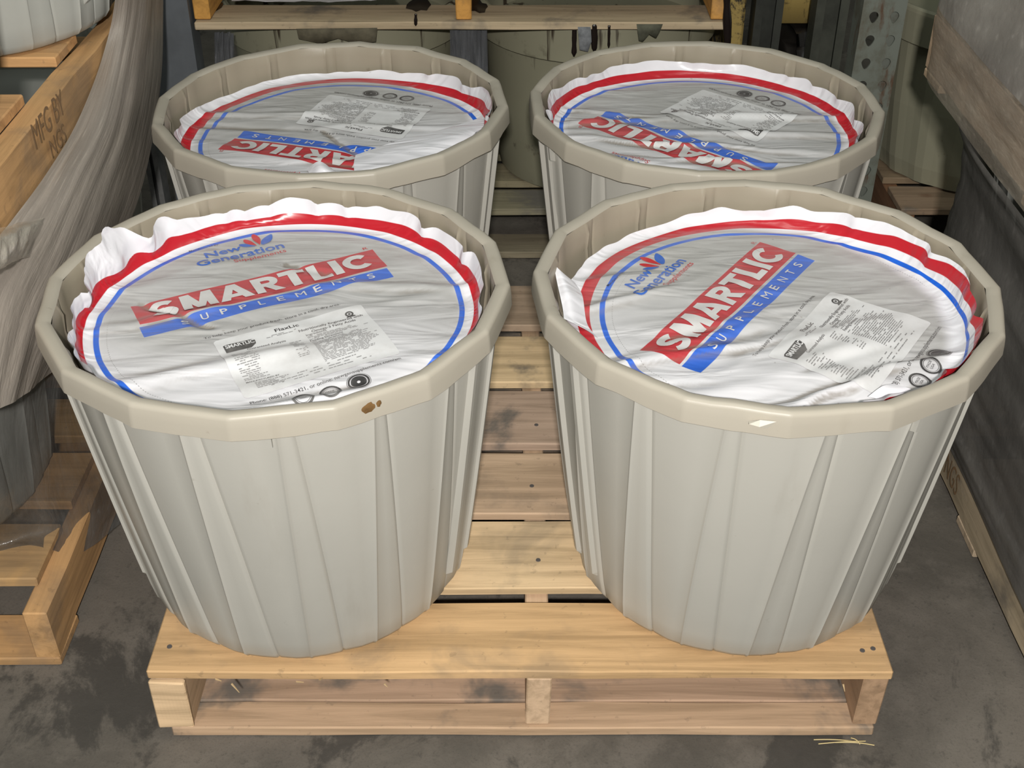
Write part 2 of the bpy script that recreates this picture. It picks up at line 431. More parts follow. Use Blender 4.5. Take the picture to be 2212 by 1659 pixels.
def word(body, x0, x1, y0, cap, bold=0.0, spacing=1.0):
    """one line of lettering whose capital height is cap, set between x0 and x1 on baseline y0"""
    bm = text_mesh(body, 1.0, bold, 1.0, spacing); a, b, c, d = bounds(bm)
    h = text_mesh('H', 1.0, bold); ha, hb, hc, hd = bounds(h); h.free()
    for v in bm.verts:
        v.co.x = x0+(v.co.x-a)/(b-a)*(x1-x0); v.co.y = y0+(v.co.y-hc)/(hd-hc)*cap
    return bm
def polys(list_of_pts):
    bm = bmesh.new()
    for pts in list_of_pts: bm.faces.new([bm.verts.new((x, y, 0)) for x, y in pts])
    return bm
def join(*bms):
    out = bmesh.new()
    for b in bms:
        me = bpy.data.meshes.new('tmp'); b.to_mesh(me); b.free(); out.from_mesh(me); bpy.data.meshes.remove(me)
    return out
def stroke(path, wd):
    """closed outline of a thick stroke along path"""
    L, Rr = [], []
    for i, p in enumerate(path):
        a = path[max(0, i-1)]; b = path[min(len(path)-1, i+1)]
        dx, dy = b[0]-a[0], b[1]-a[1]; l = math.hypot(dx, dy); n = (-dy/l*wd/2, dx/l*wd/2)
        L.append((p[0]+n[0], p[1]+n[1])); Rr.append((p[0]-n[0], p[1]-n[1]))
    return [[L[i], L[i+1], Rr[i+1], Rr[i]] for i in range(len(path)-1)]
def arc(cx, cy, rx, ry, a0, a1, n=14):
    return [(cx+rx*math.cos(R(a0+(a1-a0)*i/n)), cy+ry*math.sin(R(a0+(a1-a0)*i/n))) for i in range(n+1)]
def heavy_word(x0, x1, y0, y1):
    """the heavy slab word SMARTLIC, built glyph by glyph on a unit height"""
    g = []
    def add(w, faces): g.append((w, faces))
    s = arc(.41, .70, .27, .185, 30, 262, 18) + arc(.37, .30, .29, .185, 82, -150, 18)
    add(.80, stroke(s, .245))
    add(1.06, [[(.06,0),(.10,1),(.37,1),(.31,0)], [(.10,1),(.37,1),(.55,.42),(.55,.02),(.45,.02)], [(.73,1),(1.0,1),(.65,.02),(.55,.02),(.55,.42)], [(1.0,1),(.73,1),(.79,0),(1.04,0)]])
    add(.98, [[(0,0),(.27,0),(.60,1),(.36,1)], [(.36,1),(.62,1),(.97,0),(.69,0)], [(.20,.16),(.76,.16),(.70,.36),(.28,.36)]])
    bowl = stroke([(.18,.885),(.45,.885)] + arc(.47, .685, .20, .20, 85, -85, 12) + [(.18,.485)], .23)
    add(.82, [[(.04,0),(.04,1),(.29,1),(.29,0)]] + bowl + [[(.30,.45),(.54,.47),(.86,0),(.56,0)]])
    add(.78, [[(.0,.77),(.0,1),(.78,1),(.78,.77)], [(.26,0),(.26,.80),(.52,.80),(.52,0)]])
    add(.64, [[(.05,0),(.05,1),(.31,1),(.31,0)], [(.05,0),(.05,.23),(.64,.23),(.64,0)]])
    add(.34, [[(.05,0),(.05,1),(.31,1),(.31,0)]])
    add(.84, stroke(arc(.48, .5, .33, .395, 42, 318, 24), .24))
    tot = sum(w for w, f in g) + .035*7
    k = (x1-x0)/tot; ky = y1-y0; x = 0; out = []
    for w, fs in g:
        for f in fs: out.append([(x0+(x+p[0])*k, y0+p[1]*ky) for p in f])
        x += w+.035
    # overlapping faces of one glyph would flicker on one plane: the union is taken later by tiny height steps
    bm = polys(out)
    for k, f in enumerate(bm.faces):
        for v in f.verts: v.co.z = 1.2e-5*(k % 23)
    return bm
def ring(cx, cy, r0, r1, n=28):
    return polys([[(cx+r*math.cos(a), cy+r*math.sin(a)) for r, a in ((r0, 2*PI*i/n), (r1, 2*PI*i/n), (r1, 2*PI*(i+1)/n), (r0, 2*PI*(i+1)/n))] for i in range(n)])
def cut(bm, step):
    """slice a flat decal along a grid so that it can follow the wrinkles"""
    a, b, c, d = bounds(bm)
    for lo, hi, ax in ((a, b, 0), (c, d, 1)):
        x = math.floor(lo/step)*step+step
        while x < hi:
            no = Vector((1,0,0)) if ax == 0 else Vector((0,1,0)); co = no*x
            bmesh.ops.bisect_plane(bm, geom=bm.verts[:]+bm.edges[:]+bm.faces[:], plane_co=co, plane_no=no, dist=1e-6)
            x += step
    return bm

class Sheet:
    """a printed sheet lying in a tub: maps print coordinates (u, v) to tub coordinates"""
    def __init__(s, rot, seed, wang, base, lip, du=0, dv=0, creases=(), amp=1.0, clean=(0,-1), tall=None):
        s.tall = tall
        s.rot, s.seed, s.wang, s.base, s.lip, s.du, s.dv, s.creases, s.amp, s.clean = R(rot), seed, R(wang), base, lip, du, dv, creases, amp, clean
        s.c, s.s = math.cos(s.rot), math.sin(s.rot); s.wc, s.ws = math.cos(s.wang), math.sin(s.wang)
        s.shx, s.shy = du*s.c - dv*s.s, du*s.s + dv*s.c
    def to_tub(s, u, v): return (u*s.c - v*s.s + s.shx, u*s.s + v*s.c + s.shy)
    def to_print(s, x, y): x -= s.shx; y -= s.shy; return (x*s.c + y*s.s, -x*s.s + y*s.c)
    def wrinkle(s, x, y):
        a = x*s.wc + y*s.ws; b = -x*s.ws + y*s.wc
        b2 = b + .03*nz(a*5, b*5, s.seed)+.012*nz(a*13, b*13, s.seed+2)
        n1 = 1-math.sqrt((nz(a*2.6, b2*15, s.seed+5)*2.6)**2+.05); n2 = nz(a*6, b2*36, s.seed+11); n3 = nz(x*5, y*5, s.seed+3)
        m = .30 + .70*smooth(.10, -.12, x*s.clean[0] + y*s.clean[1] + .05*nz(x*6, y*6, s.seed+1))
        h = s.amp*m*(.0068*max(0, n1)**2 + .0017*n2) + .003*n3
        for (x0, y0, x1, y1, wd, hh) in s.creases:
            dx, dy = x1-x0, y1-y0; L = dx*dx+dy*dy; t = ((x-x0)*dx+(y-y0)*dy)/L
            if -0.15 < t < 1.15:
                dist = ((x-x0)*dy-(y-y0)*dx)/math.sqrt(L) + .006*nz(t*4, s.seed, hh*999)
                h += hh*math.exp(-(dist/wd)**2)*smooth(-.15, .05, t)*smooth(1.15, .95, t)
        return h
    def pos(s, u, v, off=0.0):
        x, y = s.to_tub(u, v); q = math.hypot(x, y); phi = math.atan2(y, x)
        h = s.wrinkle(x, y)
        if q < .262:
            return Vector((x, y, s.base+h+off))
        # curl up the wall
        e = q-.262; rc = .030; th = min(e/rc, R(66)); rest = max(0.0, e-rc*R(66))
        r = .262 + rc*math.sin(th) + rest*math.cos(R(66)); z = rc*(1-math.cos(th)) + rest*math.sin(R(66))
        f = smooth(.275, .325, q)
        cr = 1-abs(nz(math.cos(phi)*3.0, math.sin(phi)*3.0, s.seed+8))*3.2; c2 = nz(math.cos(phi)*5.5, math.sin(phi)*5.5, s.seed+q*9)
        r += f*(-.011*max(0, cr)**2 + .006*c2 - .003); z += f*(.008*c2 - .004*max(0, cr)**2)
        hf = 1-smooth(.262, .30, q)*.7
        if s.tall:
            k = s.win(phi); g = smooth(.268, .335, q)*k
            fo = math.sin((phi-R(s.tall[0]))*17 + 2.2*nz(phi*3, q*6, 4.4)); f2 = nz(phi*14, q*22, 7.7)
            r += g*(-.016*(.5+.5*fo)**1.5 + .010*f2 - .002); z += g*(.007*f2 - .006*fo)
        r = min(r, .2985)
        return Vector((r*math.cos(phi), r*math.sin(phi), s.base+z+h*hf+off))
    def win(s, phi):
        d = (phi-R(s.tall[0])+PI) % (2*PI) - PI
        return smooth(s.tall[2], s.tall[2]*.45, -d) if d < 0 else smooth(s.tall[1], s.tall[1]*.45, d)
    def dust(s, x, y):
        q = math.hypot(x, y)
        g = smooth(-.20, .06, x*s.clean[0] + y*s.clean[1] + .10*nz(x*4, y*4, s.seed+6))
        return smooth(.274, .25, q + .006*nz(x*20, y*20, s.seed))*(.30 + .70*g)
    def build(s, tub, mat, smax_fn=None, hole=None):
        vs, fs, at, dirt = [], [], [], []
        NR, NP = 92, 320
        for i in range(NR+1):
            for j in range(NP):
                phi = 2*PI*j/NP
                e_ = s.shx*math.cos(phi)+s.shy*math.sin(phi); x_ = s.shx*math.sin(phi)-s.shy*math.cos(phi)
                sm = min(.327, e_ + math.sqrt(.318**2-x_*x_)) + .006*nz(math.cos(phi)*3, math.sin(phi)*3, s.seed+20) + .004*nz(math.cos(phi)*9, math.sin(phi)*9, s.seed+21)
                if s.tall:
                    d_ = (phi-R(s.tall[0])+PI) % (2*PI) - PI; sm += s.win(phi)*(.012+.010*nz(phi*9, 3.3, s.seed)) + .040*math.exp(-(d_/.15)**2)
                q = max(.002, sm*(i/NR)**.9); x, y = q*math.cos(phi), q*math.sin(phi); u, v = s.to_print(x, y)
                vs.append(s.pos(u, v)); at.append((u, v, s.dust(x, y)))
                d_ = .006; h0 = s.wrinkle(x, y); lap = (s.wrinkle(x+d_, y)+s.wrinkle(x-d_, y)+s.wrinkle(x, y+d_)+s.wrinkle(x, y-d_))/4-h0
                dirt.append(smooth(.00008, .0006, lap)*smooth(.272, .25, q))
        for i in range(NR):
            for j in range(NP):
                k = (j+1) % NP; fs.append((i*NP+j, i*NP+k, (i+1)*NP+k, (i+1)*NP+j))
        fs.append(tuple(range(NP))[::-1])
        s.tub = tub
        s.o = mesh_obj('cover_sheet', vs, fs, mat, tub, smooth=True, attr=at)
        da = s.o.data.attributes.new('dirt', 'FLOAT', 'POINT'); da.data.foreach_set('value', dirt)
        return s.o
    def lay(s, name, bm, mat, off, step=.0045, attr=False, layered=0.0, shift=True):
        if step: cut(bm, step)
        if layered:
            for k, f in enumerate(bm.faces): pass
        me = bpy.data.meshes.new(name); bm.to_mesh(me); bm.free()
        for v in me.vertices:
            v.co = s.pos(v.co.x, v.co.y, off+v.co.z)
        me.polygons.foreach_set('use_smooth', [True]*len(me.polygons))
        me.materials.append(mat); me.update()
        # face up
        if len(me.polygons):
            flip = [p.index for p in me.polygons if p.normal.z < 0]
            if flip:
                b = bmesh.new(); b.from_mesh(me); b.faces.ensure_lookup_table(); bmesh.ops.reverse_faces(b, faces=[b.faces[i] for i in flip]); b.to_mesh(me); b.free()
        o = link(bpy.data.objects.new(name, me), s.o)
        if name in ('fine_print', 'small_lettering', 'sticker_lettering', 'seals'): o['kind'] = 'stuff'
        return o
def leaf(cx, cy, ang, l0, l1, wd, bend):
    pts = []
    n = 10; ca, sa = math.cos(R(ang)), math.sin(R(ang))
    up, dn = [], []
    for i in range(n+1):
        t = i/n; q = l0+(l1-l0)*t; wv = wd*math.sin(PI*min(1, t*.9+.06))**.8*(.35+.9*t if bend else 1)
        off = .0 if not bend else bend*t*t
        up.append((q, off+wv/2)); dn.append((q, off-wv/2))
    return [(cx+x*ca-y*sa, cy+x*sa+y*ca) for x, y in up+dn[::-1]]
def print_all(s, sticker=True):
    rnd = random.Random(5)
    s.lay('brand_lettering', heavy_word(-.170, .172, .0735, .1195), INK_KNOCK, .0013)
    sub = []
    for i, ch in enumerate('SUPPLEMENTS'):
        x = -.135+i*.0285
        sub.append(word(ch, x, x+(.0155 if ch == 'M' else .0130 if ch == 'N' else .0108 if ch != 'L' else .0092), .0395, .0135, 0.0 if ch in 'MN' else .012))
    s.lay('line_lettering', join(*sub), INK_KNOCK, .0013)
    s.lay('maker_lettering', join(word('New', -.052, .006, .2165, .0175, .02), word('Generation', -.071, .068, .1925, .0195, .018)), INK_BLUE, .0013)
    s.lay('maker_red_lettering', word('Supplements', -.017, .066, .179, .0095, .004), INK_RED, .0013); s.lay('registered_mark', word('R', .176, .184, .1295, .007, .0), INK_RED, .0013)
    cx, cy = .034, .2165
    s.lay('maker_emblem_red', polys([leaf(cx-.002, cy, 122, .004, .034, .0125, -.004), leaf(cx+.001, cy, 84, .004, .040, .0135, .004)]), INK_RED, .0013)
    s.lay('maker_emblem_blue', polys([leaf(cx-.003, cy, 150, .004, .031, .0115, -.003), leaf(cx+.003, cy, 47, .003, .036, .015, 0)]), INK_BLUE, .0013)
    s.lay('small_lettering', join(word('Manufactured By:', -.070, -.022, .2505, .0042, .006),
        word('To help keep your product fresh, store in a cool, dry area.', -.118, .084, -.0135, .0052, .004),
        word('Phone: (888) 571-3421, or online: newgensupplements.com/sm', -.107, .104, -.1965, .0068, .004)), INK_BLACK, .0013)
    seals = [ring(-.043, -.2175, .0118, .0150), ring(-.043, -.2175, .0100, .0107), ring(-.006, -.2185, .0118, .0150), ring(-.006, -.2185, .0100, .0107), ring(.0345, -.2165, .0024, .0108), ring(.0345, -.2165, .0122, .0150),
             ring(.0345, -.2165, .0160, .0166)]
    seals += [word('MADE', -.0495, -.0365, -.2160, .0035), word('USA', -.048, -.038, -.2215, .0035), word('MADE', -.0125, .0005, -.2170, .0035), word('USA', -.011, -.001, -.2225, .0035)]
    s.lay('seals', join(*seals), INK_BLACK, .0013)
    # feed tag sticker
    n = 4; rc = .006; pts = []
    for (cx0, cy0, a0) in ((.104, -.033, 0), (-.104, -.033, 90), (-.104, -.174, 180), (.104, -.174, 270)):
        pts += [(cx0+rc*math.cos(R(a0+90*i/n)), cy0+rc*math.sin(R(a0+90*i/n))) for i in range(n+1)]
    s.lay('feed_tag_sticker', polys([pts]), STICK, .0013, .005)
    blk = [polys([[(-.101,-.066),(-.101,-.0475),(-.096,-.0455),(-.060,-.0455),(-.056,-.049),(-.057,-.058),(-.066,-.066)]])]
    s.lay('sticker_logo', join(*blk), INK_BLACK, .0022)
    s.lay('sticker_logo_lettering', join(word('SMARTLIC', -.099, -.058, -.0565, .0085, .03)), STICK, .0029)
    lines = [word('FlaxLic', -.024, .011, -.0430, .0072, .012), word('Nutritionally Engineered with', .006, .102, -.0580, .0052, .012), word('Omega-3 Fatty Acids', .022, .088, -.0665, .0052, .008),
             word('Guaranteed Analysis', -.073, -.018, -.0715, .0046, .008), word('Ingredients', .012, .042, -.0715, .0042, .006), word('Feeding Directions', .012, .060, -.0895, .0046, .008),
             ring(.086, -.0445, .0035, .0062), word('MANUFACTURED BY', -.098, -.052, -.148, .0034, .01), ring(.086, -.0445, .0, .0020), polys([[(.079,-.0525),(.094,-.0525),(.092,-.0495),(.081,-.0495)]])]
    s.lay('sticker_lettering', join(*lines), INK_BLACK, .0022)
    q = []
    def rows(x0, x1, y0, y1, pitch, th, fill=.75):
        y = y0
        while y > y1:
            x = x0; end = x0+(x1-x0)*rnd.uniform(.72, 1)
            while x < end:
                l = min(rnd.uniform(.002, .009), end-x)
                if rnd.random() < fill: q.append([(x, y), (x+l, y), (x+l, y+th), (x, y+th)])
                x += l+.0011
            y -= pitch
    rows(-.040, .010, -.0490, -.0545, .0030, .0012)
    rows(.012, .103, -.0750, -.084, .0027, .0011, .85)
    rows(.012, .103, -.0940, -.150, .0031, .0012, .85)
    rows(-.098, -.062, -.0790, -.142, .0036, .0013, .8)
    rows(-.016, .003, -.0790, -.128, .0036, .0013, .8)
    rows(-.088, -.040, -.1525, -.168, .0034, .0013, .8)
    rows(-.070, .100, -.1560, -.172, .0062, .0014, .6)
    s.lay('fine_print', polys(q), INK_GREY, .0022, .0)

# centres measured off the rims; grooves phased off the dark lines on the fronts
CEN = dict(front_left=(-.3448, .2660), front_right=(.3462, .2715), back_left=(-.3489, .9325), back_right=(.3473, .9385))
def ang_from(c, px, py, z): p = at_z(px, py, z); return math.atan2(p.y-c[1], p.x-c[0])
GT = 'beige ribbed feed tubs on the light pallet'
fl = make_tub('feed_tub', 'beige ribbed feed tub with brown spot on its rim, front left on light pallet', (*CEN['front_left'], HP+.0012), math.atan2(-.02-.2699, -.286+.3448), 1.0,
              ribs=(206, 192, 334, 347), gussets=((-84, .026),), group=GT)
fr = make_tub('feed_tub', 'beige ribbed feed tub with a torn chip on its rim, front right on light pallet', (*CEN['front_right'], HP+.0012), math.atan2(-.006-.2787, .277-.3462), 2.0,
              ribs=(196, 208, 338, 349), gussets=((-61, .034),), group=GT, slant=-1)
bl = make_tub('feed_tub', 'beige ribbed feed tub whose printed cover is folded over, back left on light pallet', (*CEN['back_left'], HP+.0012), -1.40, 3.0,
              ribs=(200, 190, 342, 352), group=GT)
br = make_tub('feed_tub', 'beige ribbed feed tub with upside down flat cover, back right on light pallet', (*CEN['back_right'], HP+.0012), -1.50, 4.0,
              ribs=(200, 190, 342, 352), gussets=((203, .035),), group=GT, slant=-1)
CM = {}
def make_sheet(key, tub, sh, **kw):
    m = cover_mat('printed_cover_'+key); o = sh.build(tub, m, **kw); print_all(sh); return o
sFL = Sheet(27, 3.3, 14, .453, .02, 0, 0, clean=(0, 1), amp=1.9, tall=(157, .75, .62), creases=((.04, .085, .27, .075, .012, .006), (-.27, -.05, -.10, .02, .010, .005), (-.22, -.19, .03, -.10, .015, .007), (-.02, .15, .05, .12, .010, -.004), (-.21, .035, -.10, -.03, .007, -.005)))
make_sheet('front_left', fl, sFL)
sFR = Sheet(55, 8.1, 24, .453, .02, .006, -.033, clean=(.35, .9), amp=1.9, creases=((-.12, -.21, .08, -.15, .018, .006), (-.2, -.12, .0, -.03, .014, .006), (-.05, -.13, .16, -.02, .012, .003), (.1, -.2, .25, -.12, .018, .004)))
make_sheet('front_right', fr, sFR)
sBL = Sheet(162, 5.7, -4, .452, .02, -.025, .022, clean=(-.3, 1), amp=1.2, creases=((-.28, .08, -.02, .07, .012, .006), (-.25, .03, -.05, .0, .012, -.005), (-.02, .0, .06, -.12, .01, -.005)))
make_sheet('back_left', bl, sBL)
sBR = Sheet(139, 9.9, -8, .452, .02, 0, .012, clean=(.2, .5), amp=1.8, creases=((.02, .06, .28, .05, .010, .007), (-.05, -.02, .25, -.03, .012, .007), (-.28, .02, -.05, .05, .01, .005)))
make_sheet('back_right', br, sBR)

# folded flap of the back left cover: white underside turned up and over
def at_r(px, py, c, r):
    k = ray(px, py); ox, oy = CAM.x-c[0], CAM.y-c[1]
    A = k.x*k.x+k.y*k.y; B = ox*k.x+oy*k.y; C_ = ox*ox+oy*oy-r*r; D = max(0.0, B*B-A*C_)
    return CAM + k*((-B+math.sqrt(D))/A)
def patch(name, pts_rows, mat, parent, n=14, lab=None, thick=0.0):
    """smooth surface through a grid of control points (Catmull-Rom both ways)"""
    def cr(p0, p1, p2, p3, t):
        return 0.5*((2*p1)+(p2-p0)*t+(2*p0-5*p1+4*p2-p3)*t*t+(3*p1-p0-3*p2+p3)*t**3)
    def interp(seq, t):
        k = min(int(t), len(seq)-2); f = t-k; g = lambda i: seq[max(0, min(len(seq)-1, i))]
        a0 = g(k-1) if k > 0 else seq[0]*2-seq[1]; a3 = g(k+2) if k+2 < len(seq) else seq[-1]*2-seq[-2]
        return cr(a0, seq[k], seq[k+1], a3, f)
    rows = [[Vector(p) for p in r] for r in pts_rows]
    nu, nv = (len(rows)-1)*n, (len(rows[0])-1)*n
    vs, at = [], []
    for i in range(nu+1):
        for j in range(nv+1):
            col = [interp(r, j/n) for r in rows]; p = interp(col, i/n)
            vs.append(p); at.append((i/nu, j/nv, 0.0))
    return vs, at, nu, nv
def sheet_obj(name, rows, mat, parent, n=14, disp=None):
    vs, at, nu, nv = patch(name, rows, mat, parent, n)
    if disp: vs = [disp(p, a[0], a[1]) for p, a in zip(vs, at)]
    fs = [(i*(nv+1)+j, i*(nv+1)+j+1, (i+1)*(nv+1)+j+1, (i+1)*(nv+1)+j) for i in range(nu) for j in range(nv)]
    return mesh_obj(name, vs, fs, mat, parent, smooth=True, attr=at)
c = Vector((*CEN['back_left'], HP))
fpx = [[(1040, 255, .610), (1052, 275, .612), (1040, 300, .606), (1000, 330, .600)],
       [(965, 278, .612), (975, 296, .618), (965, 322, .612), (940, 352, .606)],
       [(870, 302, .609), (880, 318, .613), (875, 345, .610), (860, 366, .606)],
       [(768, 336, .605), (765, 350, .606), (765, 368, .605), (768, 384, .603)]]
sheet_obj('folded_flap', [[at_z(*p)-c for p in r] for r in fpx], CLEAN, bl, 10)
fpx = [[(663, 366, .604), (690, 350, .622), (720, 368, .604)], [(668, 376, .604), (695, 366, .618), (735, 378, .604)], [(675, 390, .604), (700, 386, .606), (745, 392, .603)]]
sheet_obj('curled_scrap', [[at_z(*p)-c for p in r] for r in fpx], CLEAN, bl, 8)
# curled corners of the front right cover
c = Vector((*CEN['front_right'], HP))
fpx = [[(1196, 572, .640), (1215, 590, .635), (1242, 612, .615)], [(1203, 610, .630), (1228, 630, .628), (1258, 640, .612)], [(1215, 665, .618), (1240, 690, .614), (1268, 700, .605)], [(1218, 690, .616), (1262, 712, .612), (1292, 732, .604)]]
sheet_obj('curled_corner', [[at_z(*p)-c for p in r] for r in fpx], CLEAN, fr, 10)
fpx = [[(1875, 858, .612), (1890, 862, .610), (1900, 868, .606)], [(1905, 836, .616), (1930, 846, .612), (1940, 855, .607)], [(1930, 830, .612), (1955, 838, .610), (1968, 842, .607)]]
sheet_obj('curled_edge', [[at_z(*p)-c for p in r] for r in fpx], CLEAN, fr, 8)
# rim details: brown spot on the front left tub, torn chip on the front right one
STAIN = simple('brown_spot', (0.20, 0.11, 0.04), 0.6, .3, 60, .5)
def on_lip(px, py, key, r=RIM_R-.0035):
    c = CEN[key]; k = ray(px, py); ox, oy = CAM.x-c[0], CAM.y-c[1]
    A = k.x*k.x+k.y*k.y; B = ox*k.x+oy*k.y; C_ = ox*ox+oy*oy-r*r
    return CAM + k*((-B-math.sqrt(max(0, B*B-A*C_)))/A)
def blot(px, py, rad, stretch, parent, key):
    a = None
    p = on_lip(px, py, key, RIM_R); c0 = Vector((*CEN[key], 0)); d = Vector((p.x-c0.x, p.y-c0.y, 0)).normalized(); t = Vector((-d.y, d.x, 0))
    cpt = p - Vector((c0.x, c0.y, HP)); vs = []
    rr_ = math.hypot(cpt.x, cpt.y)
    vs.append(cpt + d*.0015)
    for k in range(16):
        a = 2*PI*k/16; q = rad*(1+.5*nz(math.cos(a)*2, math.sin(a)*2, px)); vs.append(cpt + d*.0008 + t*(q*stretch*math.cos(a)) + Vector((0,0,q*math.sin(a))))
    mesh_obj('rim_spot', vs, [(0, 1+k, 1+(k+1) % 16) for k in range(16)], STAIN, parent)
blot(795, 882, .007, 1.3, fl, 'front_left'); blot(818, 873, .005, .7, fl, 'front_left')
p0 = on_lip(1648, 908, 'front_right', RIM_R-.001) - Vector((*CEN['front_right'], HP))
dd = Vector((p0.x, p0.y, 0)).normalized(); tt = Vector((-dd.y, dd.x, 0)); up = Vector((0,0,1))
chip = [p0-tt*.016-up*.006+dd*.004, p0-tt*.004+up*.004+dd*.007, p0+tt*.016+up*.001+dd*.003, p0+tt*.006-up*.010+dd*.004, p0-tt*.004-up*.003+dd*.012, p0+tt*.004-up*.003-dd*.004, p0-tt*.016-up*.008-dd*.004]
mesh_obj('torn_chip', chip, [(0,1,4),(1,2,4),(2,3,4),(3,0,4),(0,6,1),(1,6,5),(1,5,2),(2,5,3),(3,5,6),(0,3,6)], simple('torn_pale_plastic', (.62, .585, .50), .4), fr)

# ------------------------------------------------------------------ wrapped stacks at both sides
def side_pallet(label, x_in, x_out, y0, y1, z0, boards, mirror, dirty=False, tint=TAN, inset=.03, cat=True):
    """a pallet whose stringers run along y; x_in is the side that faces the aisle"""
    t = thing('wooden_pallet', label, 'pallet', (0, 0, z0))
    s = 1 if x_out > x_in else -1
    wx, wy = (WXD, WYD) if dirty else (WX, WY)
    for k, xx in enumerate((x_in, (x_in+x_out)/2-s*.019, x_out-s*.038)):
        lumber('stringer', min(xx, xx+s*.038), max(xx, xx+s*.038), y0, y1, .0195, .122, wy, t, jit(tint, .04), chip=.003)
    for a, b in boards:
        lumber('deck_board', min(x_in+s*inset, x_out), max(x_in+s*inset, x_out), a, b, .1235, .142, wx, t, jit(GREY if dirty else tint, .08), chip=.001)
    for a, b in ((y0, y0+.1), ((y0+y1)/2-.05, (y0+y1)/2+.05), (y1-.1, y1)):
        lumber('bottom_board', min(x_in, x_out), max(x_in, x_out), a, b, .0015, .0185, wx, t, jit(tint, .08))
    return t
LB = [(.145, .295), (.345, .49), (.54, .69), (.74, .88), (.93, 1.06), (1.11, 1.25)]
OR = (.56, .34, .15)
pl1 = side_pallet('orange brown wooden pallet on the floor at the left under wrapped tubs', -.752, -1.85, .142, 1.26, 0.0, [(.20, .335), (.39, .53), (.58, .70), (.76, .88), (.93, 1.06), (1.12, 1.25)], -1, tint=OR)
pl2 = side_pallet('orange brown wooden pallet raised at upper left, stamped on its side board', -.752, -1.85, .02, 1.24, .657, [(.06, .20), (.27, .41), (.48, .61), (.775, .895), (1.0, 1.12)], -1, tint=OR, inset=.035)
pr1 = side_pallet('weathered wooden pallet on the floor at the right under dark wrapped tubs', .822, 1.95, -.15, 1.05, 0.0, [(-.12, .02), (.10, .296), (.363, .512), (.60, .74), (.83, 1.0)], 1, True, (.44, .37, .26), inset=.012)
pr2 = side_pallet('wooden pallet raised at upper right, veiled by dusty film', .787, 1.95, -.15, 1.055, .66, [(-.12, .02), (.10, .28), (.36, .50), (.60, .74), (.86, 1.05)], 1, False, (.46, .35, .23), inset=.0)
INKS = simple('faded_stamp_ink', (0.23, 0.14, 0.07), 0.8)
def stamp(lines, o, ex, ey, parent):
    """lettering burnt on a board: o = origin, ex = reading direction, ey = up"""
    for body, x, y, ln, cap in lines:
        bm = word(body, x, x+ln, y, cap, 0.0)
        for v in bm.verts: v.co = o + ex*v.co.x + ey*v.co.y
        bm_obj('stamp_lettering', bm, INKS, parent)
p = at_x(76, 302, -.7495); q = at_x(122, 245, -.7495)
stamp([('MFG BY', 0, 0, .15, .040), ('NGS', .055, -.040, .075, .030)], Vector((-.7475, p.y-.01, p.z-.657-.012)), Vector((0, 1, 0)), Vector((0, 0, 1)), pl2)
p = at_x(2050, 1040, .8195)
stamp([('NGS', 0, 0, .075, .045)], Vector((.8185, p.y+.03, .045)), Vector((0, -1, 0)), Vector((0, 0, 1)), pr1)

def side_tub(label, x, y, z, ph, mat=OLDW, group=None, ribs=()):
    return make_tub('feed_tub', label, (x, y, z), ph, x+y*3, mat, mat, ribs=ribs, group=group)
ZU = .657+.142+.001
side_tub('pale tub standing on the raised left pallet, nearest the photographer at the frame edge', -1.0, .295, ZU, -.9, ribs=(-8, -20, 10))
side_tub('pale tub standing on the raised left pallet, second one behind the frame edge tub', -1.0, .975, ZU, -.75, ribs=(-8, -20, 10))
side_tub('tub wrapped in grey film on the left floor pallet, the nearer one', -1.095, .44, .1435, -.9)
side_tub('tub wrapped in grey film on the left floor pallet, the farther one', -1.095, 1.115, .1435, -.9)
side_tub('tub wrapped in dark film on the right floor pallet, the nearer one', 1.165, .05, .1435, .9)
side_tub('tub wrapped in dark film on the right floor pallet, the farther one', 1.165, .725, .1435, .9)
side_tub('tub behind dusty film on the raised right pallet, the nearer one', 1.135, .125, .66+.1435, .9)
side_tub('tub behind dusty film on the raised right pallet, the farther one', 1.135, .80, .66+.1435, .9)

def folds(amp, s1, s2, seed, ax=Vector((1, 0, 0))):
    def f(p, a, b):
        return p + ax*(amp*(nz(a*s1, b*s2, seed) + .5*nz(a*s1*2.2, b*s2*2.6, seed+3) + .22*nz(a*s1*6, b*s2*5, seed+5)))
    return f
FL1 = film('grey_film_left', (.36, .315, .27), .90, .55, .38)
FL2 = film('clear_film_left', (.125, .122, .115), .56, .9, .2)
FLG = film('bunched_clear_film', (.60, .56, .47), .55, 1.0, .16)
fleft = thing('stretch_film', 'torn grey stretch film hanging down the left stack of pallets', 'stretch film', (-.74, .6, .1))
off = Vector((-.74, .6, .1))
g1 = [[(262,-330,-.655),(296,-330,-.64),(334,-330,-.64),(365,-330,-.68)],
      [(252,-25,-.716),(285,-25,-.706),(322,-25,-.71),(352,-25,-.76)],
      [(222,120,-.747),(262,120,-.715),(306,130,-.705),(347,150,-.74)],
      [(168,262,-.747),(226,262,-.71),(282,270,-.70),(328,290,-.725)],
      [(104,370,-.747),(168,385,-.708),(238,405,-.695),(296,430,-.715)],
      [(24,480,-.747),(108,520,-.71),(186,545,-.70),(250,550,-.72)],
      [(-60,590,-.747),(46,650,-.71),(118,680,-.70),(186,685,-.715)],
      [(-100,760,-.745),(14,775,-.71),(84,765,-.703),(150,745,-.715)],
      [(-110,905,-.745),(-6,884,-.708),(56,850,-.705),(118,800,-.715)]]
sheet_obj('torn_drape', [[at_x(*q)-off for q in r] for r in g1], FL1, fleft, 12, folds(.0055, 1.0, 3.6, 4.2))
_z = lambda px, py, z=.157: (px, py, at_z(px, py, z).x)
